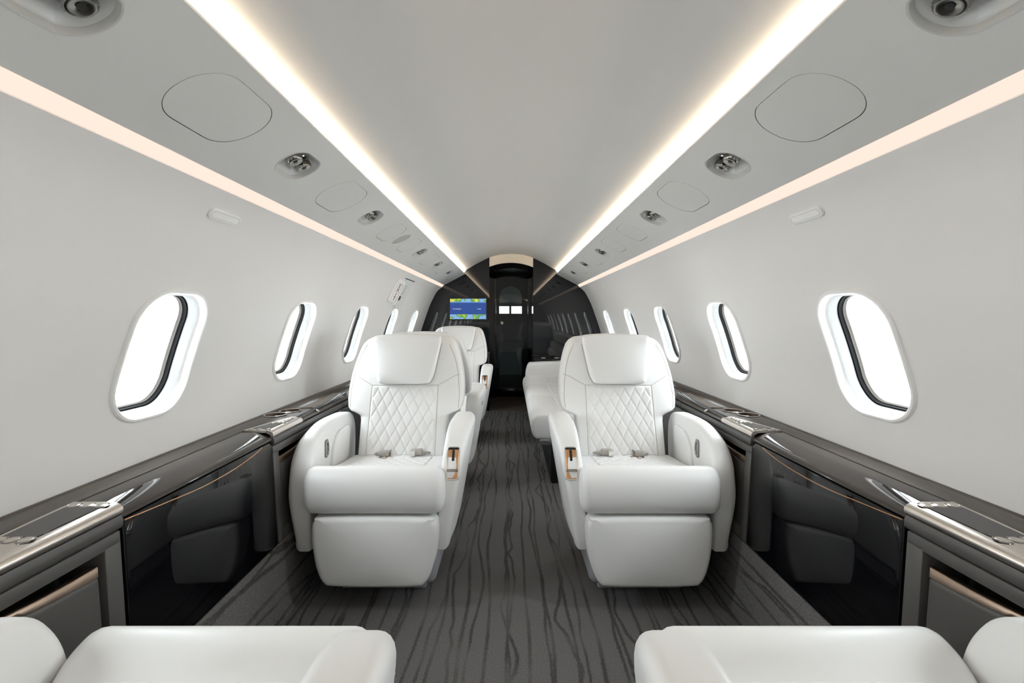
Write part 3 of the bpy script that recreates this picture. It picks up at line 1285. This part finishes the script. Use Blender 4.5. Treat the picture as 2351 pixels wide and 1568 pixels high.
    m.loft([[T(x, y, z) for x, z in full] for y in (2.0, Y_FRONT)])
    m.loft([[T(x, y, z) for x, z in [(.93, .652), (.93, .6725), (.987, .6733), (.987, .652)]] for y in (1.747, 2.0)])
    m.loft([[T(x, y, z) for x, z in [(.93, .652), (.93, .6725), (.987, .6733), (.987, .652)]] for y in (.3, 1.07)])
    led = m.build('side_ledge', 'veneer', merge=1e-7, sharp=40)
    tag(led, lab('long dark grey veneer ledge under the %s windows'), 'ledge', 'veneer ledges under the windows')
    # cut the two cup wells
    cups = [(2.035, 1.008), (2.122, .984)]
    cutters = []
    for (cy, cx) in cups:
        c = MB()
        c.lathe([(.041, -.02), (.041, .05)], lambda a, b_, h: T(cx + a, cy + b_, .65 + h), 40)
        co = c.build('cutter', 'dark')
        cutters.append(co)
        md = led.modifiers.new('cut', 'BOOLEAN')
        md.operation = 'DIFFERENCE'
        md.solver = 'EXACT'
        md.use_self = True
        md.object = co
    dg = bpy.context.evaluated_depsgraph_get()
    me = bpy.data.meshes.new_from_object(led.evaluated_get(dg))
    led.modifiers.clear()
    me.name = 'side_ledge'
    led.data = me
    for co in cutters:
        bpy.data.objects.remove(co)
    t = thing('cup_holder', lab('double round bronze cup holder sunk in the %s ledge'), 'cup holder', T(.995, 2.08, .675), 'double cup holders in the ledges')
    for (cy, cx) in cups:
        c = MB()
        nn = 48
        for rr, hh in (((.0405, .044), None),):
            pass
        rm = MB()
        rm.loft([[T(cx + r_ * math.cos(2 * pi * k / 40), cy + r_ * math.sin(2 * pi * k / 40), h_) for k in range(40)] for r_, h_ in ((.0405, .6745), (.0455, .6748), (.0455, .6775), (.0440, .6785), (.0418, .6785), (.0405, .6770), (.0405, .6745))], False, False)
        o = rm.build('cup_rim', 'silver', t)
        loops = []
        for r_, h_ in ((.0404, .6770), (.0398, .600), (.030, .598), (.004, .598)):
            loops.append([T(cx + (r_ + (.0006 if (k % 2 and h_ < .66 and r_ > .035) else 0)) * math.cos(2 * pi * k / nn), cy + (r_ + (.0006 if (k % 2 and h_ < .66 and r_ > .035) else 0)) * math.sin(2 * pi * k / nn), h_) for k in range(nn)])
        c.loft(loops, False, True)
        o = c.build('cup_well', 'bronze', t)

    # metal switch panels
    def switch_panel(ya, dr, poly, screen, buttons, label):
        t = thing('control_panel', label, 'control panel', T(.92, ya + dr * .15, .672), 'brushed metal switch panels')

        def put(mb, name, m, parent=t, **k):
            o = mb.build(name, m, parent, **k)
            return o
        # top plate with rolled front edge: loft along y, outer edge from poly
        m = MB()
        loops = []
        for d, xo in poly:
            y = ya + dr * d
            pr = [(xo, .6735), (xo, .6775), (.915, .6775), (.893, .6765), (.881, .673), (.8745, .666), (.8735, .658), (.876, .652), (.884, .651), (.884, .66), (.90, .668)]
            loops.append([T(x, y, z) for x, z in pr])
        m.loft(loops)
        body = put(m, 'plate', 'nickel', sharp=50)
        m = MB()
        m.puff(rpoly([(x, ya + dr * d, .006) for d, x in screen], 3, 3), .6770, .6785, .0003, .0003, 0, 0, lambda a, b_, h: T(a, b_, h), 1)
        put(m, 'touch_screen', 'black_gloss', body)
        for d, x, r in buttons:
            m = MB()
            m.lathe([(r * 1.28, .6772), (r * 1.28, .6784), (r * 1.16, .6788), (r * 1.02, .6780)], lambda a, b_, h: T(x + a, ya + dr * d + b_, h), 24)
            bt = put(m, 'button', 'chrome', body)
            m = MB()
            m.lathe([(r, .6775), (r, .6788), (r * .85, .6798), (r * .3, .6803)], lambda a, b_, h: T(x + a, ya + dr * d + b_, h), 24)
            put(m, 'button_cap', 'nickel', bt)
        return t
    r = .0115
    switch_panel(1.070, -1, [(0, .985), (.08, .981), (.16, .974), (.26, .962), (.36, .94), (.45, .915)],
                 [(.03, .897), (.03, .975), (.175, .964), (.175, .897)],
                 [(.022, .903, r), (.022, .934, r), (.022, .964, r), (.185, .905, r), (.185, .931, r), (.185, .956, r), (.245, .93, r), (.275, .925, r), (.305, .921, r)],
                 lab('brushed metal switch panel with black touch screen at the bottom %s'))
    r = .008
    switch_panel(1.746, 1, [(0, .986), (.06, .972), (.12, .955), (.19, .935), (.25, .918)],
                 [(.022, .897), (.022, .972), (.13, .935), (.13, .897)],
                 [(.016, .90, r), (.016, .932, r), (.016, .962, r), (.135, .900, r), (.135, .918, r), (.12, .936, r), (.165, .902, r), (.187, .903, r), (.209, .904, r)],
                 lab('small tapered metal switch panel beside the front %s seat'))

    # raised compartment lid with black bevelled edge
    t = thing('compartment_lid', lab('dark compartment lid with black edge beyond the cup holder on the %s ledge'), 'lid', T(.93, 2.3, .674), 'compartment lids on the ledges')

    def put(mb, name, m, parent=t, **k):
        o = mb.build(name, m, parent, **k)
        return o
    m = MB()
    loops = []
    for i in range(13):
        f = i / 12
        y = 2.19 + .37 * f
        z = .676 + .010 * f * f
        loops.append([T(.905 + .0, y, .674), T(.905, y, z + .001), T(.92, y, z + .002), T(.975 - .02 * f, y, z), T(.98 - .02 * f, y, .674)])
    m.loft(loops)
    ld = put(m, 'top', 'veneer', sharp=40)
    m = MB()
    loops = []
    for i in range(17):
        f = i / 16
        y = 1.99 + .57 * f
        z = .6765 + .011 * f * f
        w = .010 + .010 * f
        loops.append([T(.884, y, .672), T(.884, y, z - .002), T(.887, y, z), T(.887 + w, y, z + .002), T(.887 + w + .004, y, .674)])
    m.loft(loops)
    put(m, 'edge_strip', 'black_gloss', ld, sharp=40)
    m = MB()
    m.lathe([(.006, 0), (.0065, .003), (.0065, .010), (.005, .012), (.002, .0125)], lambda a, b_, h: T(.884 - h, 2.16 + a, .668 + b_), 16)
    put(m, 'knob', 'silver', ld)
    # leaf shaped black slot
    m = MB()
    ol = [(2.82 + .30 * k / 14, .985 + .018 * math.sin(pi * k / 14)) for k in range(15)] + [(2.82 + .30 * k / 14, .985 - .010 * math.sin(pi * k / 14)) for k in range(13, 0, -1)]
    m.puff(ol, .674, .6768, .0004, .0004, 0, 0, lambda a, b_, h: T(b_, a, h), 1)
    o = m.build('air_outlet', 'black')
    tag(o, lab('slim black leaf-shaped slot in the %s ledge just beyond the compartment lid'), 'air outlet', 'leaf-shaped slots in the ledges')


build_console(-1, 'left')
build_console(1, 'right')


# ---------------------------------------------------------------- wall fittings
def wall_frame(side, yc, s0, flip=1):
    """a along y, b up the wall, h into the cabin"""
    return lambda a, b, h: wallP(side, yc + flip * a, s0 - b, h)


def build_wall_fittings():
    for side, nm in ((-1, 'left'), (1, 'right')):
        s0 = wall_s_at_z(1.392)
        fr = wall_frame(side, 1.425 if side < 0 else 1.40, s0)
        t = thing('wall_placard', 'small white pill-shaped sign high on the %s wall between the first two windows' % nm, 'sign', (0, 0, 0), 'pill-shaped wall signs')
        m = MB()
        m.puff(rrect(.145, .034, .015, 0, 0, 6, 6), 0.0005, .009, .001, .003, 0, 0, fr, 2)
        b = m.build('plate', 'bezel', t)
        m = MB()
        o = ccw(rrect(.132, .023, .010, 0, 0, 6, 6))
        m.loft([[fr(a, c, h) for a, c in inset(o, i)] for i, h in ((0, .009), (.0003, .0096), (.0012, .0096), (.0015, .009))], False, False)
        m.build('border', 'pocket', b)
        fr2 = wall_frame(side, 4.45, wall_s_at_z(1.385))
        m = MB()
        m.puff(rrect(.07, .026, .008, 0, 0, 4, 4), 0.0005, .006, .001, .003, 0, 0, fr2, 2)
        tag(m.build('wall_button', 'bezel'), 'tiny white raised tab high on the %s wall near the bulkhead' % nm, 'sign', 'tiny wall tabs')
    # exit sign and emergency handle cover on the left wall
    side = -1
    t = thing('exit_sign', 'white lit sign with EXIT in stacked red letters on the left wall', 'sign')
    s0 = wall_s_at_z(1.305)
    fr = wall_frame(side, 3.70, s0)
    wedge = lambda a, h: h * (.35 + 1.45 * max(0, min(1, (a + .055) / .105)))
    m = MB()
    m.puff(rpoly([(-.055, -.095, .02), (.05, -.095, .02), (.05, .105, .03), (-.045, .105, .03)], 5, 4), 0.0005, .03, .002, .006, 0, .001, lambda a, c, h: fr(a, c, wedge(a, h)), 4)
    b = m.build('housing', 'bezel', t)
    m = MB()
    o = ccw(rrect(.066, .155, .012, -.004, -.005, 5, 4))
    m.loft([[fr(a, c, wedge(a, h)) for a, c in inset(o, i)] for i, h in ((0, .0295), (.0005, .0318), (.003, .0318), (.0035, .0295))], False, False)
    m.build('border', 'pocket', b)
    m = MB()
    for k, ch in enumerate('EXIT'):
        text_mesh(m, ch, .046, lambda a, c, h, k=k: fr(a - .004, c + .034 - k * .036, wedge(a - .004, .0312) + h), 'CENTER', .0006)
    m.build('lettering', 'red', b, flat=True)
    t = thing('emergency_handle_cover', 'flush white emergency handle cover with printed instructions beside the EXIT sign', 'panel')
    fr = wall_frame(side, 3.99, wall_s_at_z(1.303))
    m = MB()
    m.puff(rrect(.42, .235, .035, .02, 0, 6, 8), .0006, .004, .001, .002, 0, 0, fr, 2)
    b = m.build('cover', 'bezel', t)
    m = MB()
    m.box(-.15, .21, .1175, .1235, .0005, .0045, 0, 1, fn=lambda x, y, z: fr(x, y, z))
    m.build('gap', 'dark', b)
    m = MB()
    for k in range(5):
        m.box(-.02, .08 - .015 * (k % 3), .055 - k * .017, .0578 - k * .017, .0058, .0064, 0, 1, fn=lambda x, y, z: fr(x, y, z))
    for k in range(3):
        m.box(-.10, -.02, -.130 - k * .011, -.1275 - k * .011, .0008, .0015, 0, 1, fn=lambda x, y, z: fr(x, y, z))
    m.build('print', 'ink', b, flat=True)
    m = MB()
    m.box(-.03, -.005, -.075, -.035, .0058, .0066, 0, 1, fn=lambda x, y, z: fr(x, y, z))
    m.box(.005, .025, -.072, -.038, .0058, .0066, 0, 1, fn=lambda x, y, z: fr(x, y, z))
    m.build('symbol', 'dark_ink', b, flat=True)
    m = MB()
    m.puff(rpoly([(-.06, -.122, .004), (.02, -.122, .004), (-.02, -.085, .004)], 3, 2), .0, .007, .001, .002, 0, 0, fr, 2)
    m.build('arrow', 'bezel', b)


build_wall_fittings()


# ---------------------------------------------------------------- monitor on the bulkhead
def build_monitor():
    x0, x1, z0, z1 = -.716, -.273, 1.058, 1.318
    yb = Y_FRONT
    t = thing('wall_monitor', 'flat screen with moving map and blue airspeed band on the black bulkhead', 'monitor', ((x0 + x1) / 2, yb, (z0 + z1) / 2))

    def put(mb, name, m, parent=t, **k):
        o = mb.build(name, m, parent, **k)
        return o
    m = MB()
    m.box(x0, x1, yb - .028, yb, z0, z1, .006)
    b = put(m, 'bezel', mat('monitor_bezel', (38, 37, 38), .35))
    sx0, sx1, sz0, sz1 = x0 + .010, x1 - .014, z0 + .014, z1 - .010
    W, H = sx1 - sx0, sz1 - sz0
    y = yb - .0285

    def quad(name, mt, f0, f1, off):
        q = MB()
        q.box(sx0, sx1, y - off, y + .001, sz0 + H * f0, sz0 + H * f1)
        return put(q, name, mt, b, flat=True)
    quad('screen', 'map', 0, 1, .0004)
    quad('sky_band', 'sky_band', .80, .845, .0008)
    quad('blue_band', 'blue_band', .23, .805, .0012)
    tx = MB()
    text_mesh(tx, 'True Airspeed', .0165, lambda a, c, h: (sx0 + .032 + a, y - .0018 - h, sz0 + H * .48 + c), 'LEFT', .0003)
    text_mesh(tx, '0 mph', .0165, lambda a, c, h: (sx0 + W * .76 + a, y - .0018 - h, sz0 + H * .48 + c), 'LEFT', .0003)
    put(tx, 'lettering', 'white_text', b, flat=True)


build_monitor()


# ---------------------------------------------------------------- vestibule, glass door and flight deck
def build_forward():
    xl, xr = -.249, .262
    arch = lambda x, top, drop: top - drop * (x / .26) ** 2
    n = 16
    xs = [xl + (xr - xl) * i / n for i in range(n + 1)]
    m = MB()
    prof = [(x, arch(x, 1.832, .042)) for x in xs]
    m.loft([[(x, y, z) for x, z in prof + [(x, z + .03) for x, z in prof[::-1]]] for y in (Y_FRONT - .0, Y_DOOR + .05)])
    structure(m.build('ceiling_vestibule', 'cream'))
    m = MB()
    lo_ = [(x, 1.733 - .048 * (x / .25) ** 2) for x in xs]
    hi_ = [(x, arch(x, 1.836, .042)) for x in xs]
    m.loft([[(x, y, z) for x, z in lo_ + hi_[::-1]] for y in (Y_FRONT + .004, Y_FRONT + .04)])
    structure(m.build('trim_header', 'cream'))
    for sgn, x, nm in ((-1, xl, 'left'), (1, xr, 'right')):
        m = MB()
        m.box(x if sgn > 0 else x - .04, x + .04 if sgn > 0 else x, Y_FRONT + .05, Y_DOOR + .06, 0, 1.80)
        structure(m.build('wall_vestibule_' + nm, 'black_gloss', flat=True))
    # door frame: arched black header and jambs
    m = MB()
    gx0, gx1 = -.20, .235
    hx = [gx0 + (gx1 - gx0) * i / n for i in range(n + 1)]
    lower = [(x, 1.765 - .045 * ((x - .0175) / .22) ** 2) for x in hx]
    upper = [(x, arch(x, 1.836, .042)) for x in xs]
    m.loft([[(x, y, z) for x, z in lower + upper[::-1]] for y in (Y_DOOR, Y_DOOR + .05)])
    m.box(xl - .01, gx0, Y_DOOR, Y_DOOR + .05, 0, 1.80)
    m.box(gx1, xr + .01, Y_DOOR, Y_DOOR + .05, 0, 1.80)
    d = structure(m.build('door_1', 'black_gloss', flat=True))
    m = MB()
    m.loft([[(x, y, z) for x, z in [(gx0, 0.01)] + [(gx0, 1.722)] + lower[1:-1] + [(gx1, 1.722), (gx1, .01)]] for y in (Y_DOOR + .02, Y_DOOR + .03)])
    g = m.build('glass_panel', 'door_glass', d, flat=True)
    m = MB()
    m.box(gx0, gx1, Y_DOOR + .010, Y_DOOR + .045, .01, .125, .004)
    m.build('bottom_rail', 'black_gloss', d)
    m = MB()
    m.lathe([(.018, 0), (.020, .010), (.012, .016), (.014, .030), (.026, .036), (.030, .048), (.024, .060), (.008, .064)], lambda a, b_, h: (-.122 + a, Y_DOOR + .02 - h, 1.012 + b_), 24)
    m.build('door_knob', 'nickel', d)
    m = MB()
    m.box(-.17, .10, Y_DOOR + .008, Y_DOOR + .012, .128, .134)
    m.build('threshold_strip', 'chrome', d)
    # dim passage and flight deck beyond the glass
    y0, y1, y2 = Y_DOOR + .06, 8.0, 9.1
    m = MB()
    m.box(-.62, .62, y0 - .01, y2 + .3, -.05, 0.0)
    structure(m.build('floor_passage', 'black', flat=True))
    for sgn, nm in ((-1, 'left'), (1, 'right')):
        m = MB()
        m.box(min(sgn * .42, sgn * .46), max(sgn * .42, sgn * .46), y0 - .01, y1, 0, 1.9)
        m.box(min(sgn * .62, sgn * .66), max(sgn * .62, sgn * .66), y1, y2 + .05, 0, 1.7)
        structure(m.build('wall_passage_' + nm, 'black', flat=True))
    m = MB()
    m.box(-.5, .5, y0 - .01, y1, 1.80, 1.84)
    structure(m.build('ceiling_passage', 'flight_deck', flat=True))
    # arched partition
    m = MB()
    R, zc = .19, 1.42
    inner = [(-R, 0)] + [(R * math.cos(pi - pi * k / 16), zc + R * math.sin(pi - pi * k / 16)) for k in range(17)] + [(R, 0)]
    outer = [(-.46, 0)] + [(-.46 + .92 * k / 16, 1.84) for k in range(17)] + [(.46, 0)]
    vsx = []
    m.loft([[(x, y1, z) for x, z in inner], [(x, y1, z) for x, z in outer]], False, False, False)
    m.loft([[(x, y1 + .04, z) for x, z in inner], [(x, y1 + .04, z) for x, z in outer]], False, False, False)
    m.loft([[(x, y1, z) for x, z in inner], [(x, y1 + .04, z) for x, z in inner]], False, False, False)
    structure(m.build('wall_passage_end', 'black', flat=True))
    # flight deck ceiling and windscreen wall
    m = MB()
    m.loft([[(x, y, z) for x, z in ((-.64, .0), (-.64, 1.2), (-.4, 1.62), (0, 1.7), (.4, 1.62), (.64, 1.2), (.64, 0))] for y in (y1 + .04, y1 + .5)] +
           [[(x, y2, z) for x, z in ((-.64, .0), (-.64, 1.1), (-.4, 1.33), (0, 1.36), (.4, 1.33), (.64, 1.1), (.64, 0))]], False, False, False)
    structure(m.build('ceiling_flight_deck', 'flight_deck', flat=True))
    m = MB()
    zb, zt = 1.165, 1.305
    m.box(-.66, .66, y2, y2 + .03, 0, zb)
    m.box(-.66, .66, y2, y2 + .03, zt, 1.75)
    m.box(-.66, -.42, y2, y2 + .03, zb, zt)
    m.box(.42, .66, y2, y2 + .03, zb, zt)
    m.box(-.024, .016, y2, y2 + .03, zb, zt)
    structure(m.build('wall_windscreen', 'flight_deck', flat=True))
    m = MB()
    m.box(-.60, .60, y2 - .35, y2 - .01, .65, 1.16, .03)
    o = m.build('instrument_panel', 'black')
    tag(o, 'dark flight deck instrument panel below the windscreen seen through the glass door', 'instrument panel')


build_forward()
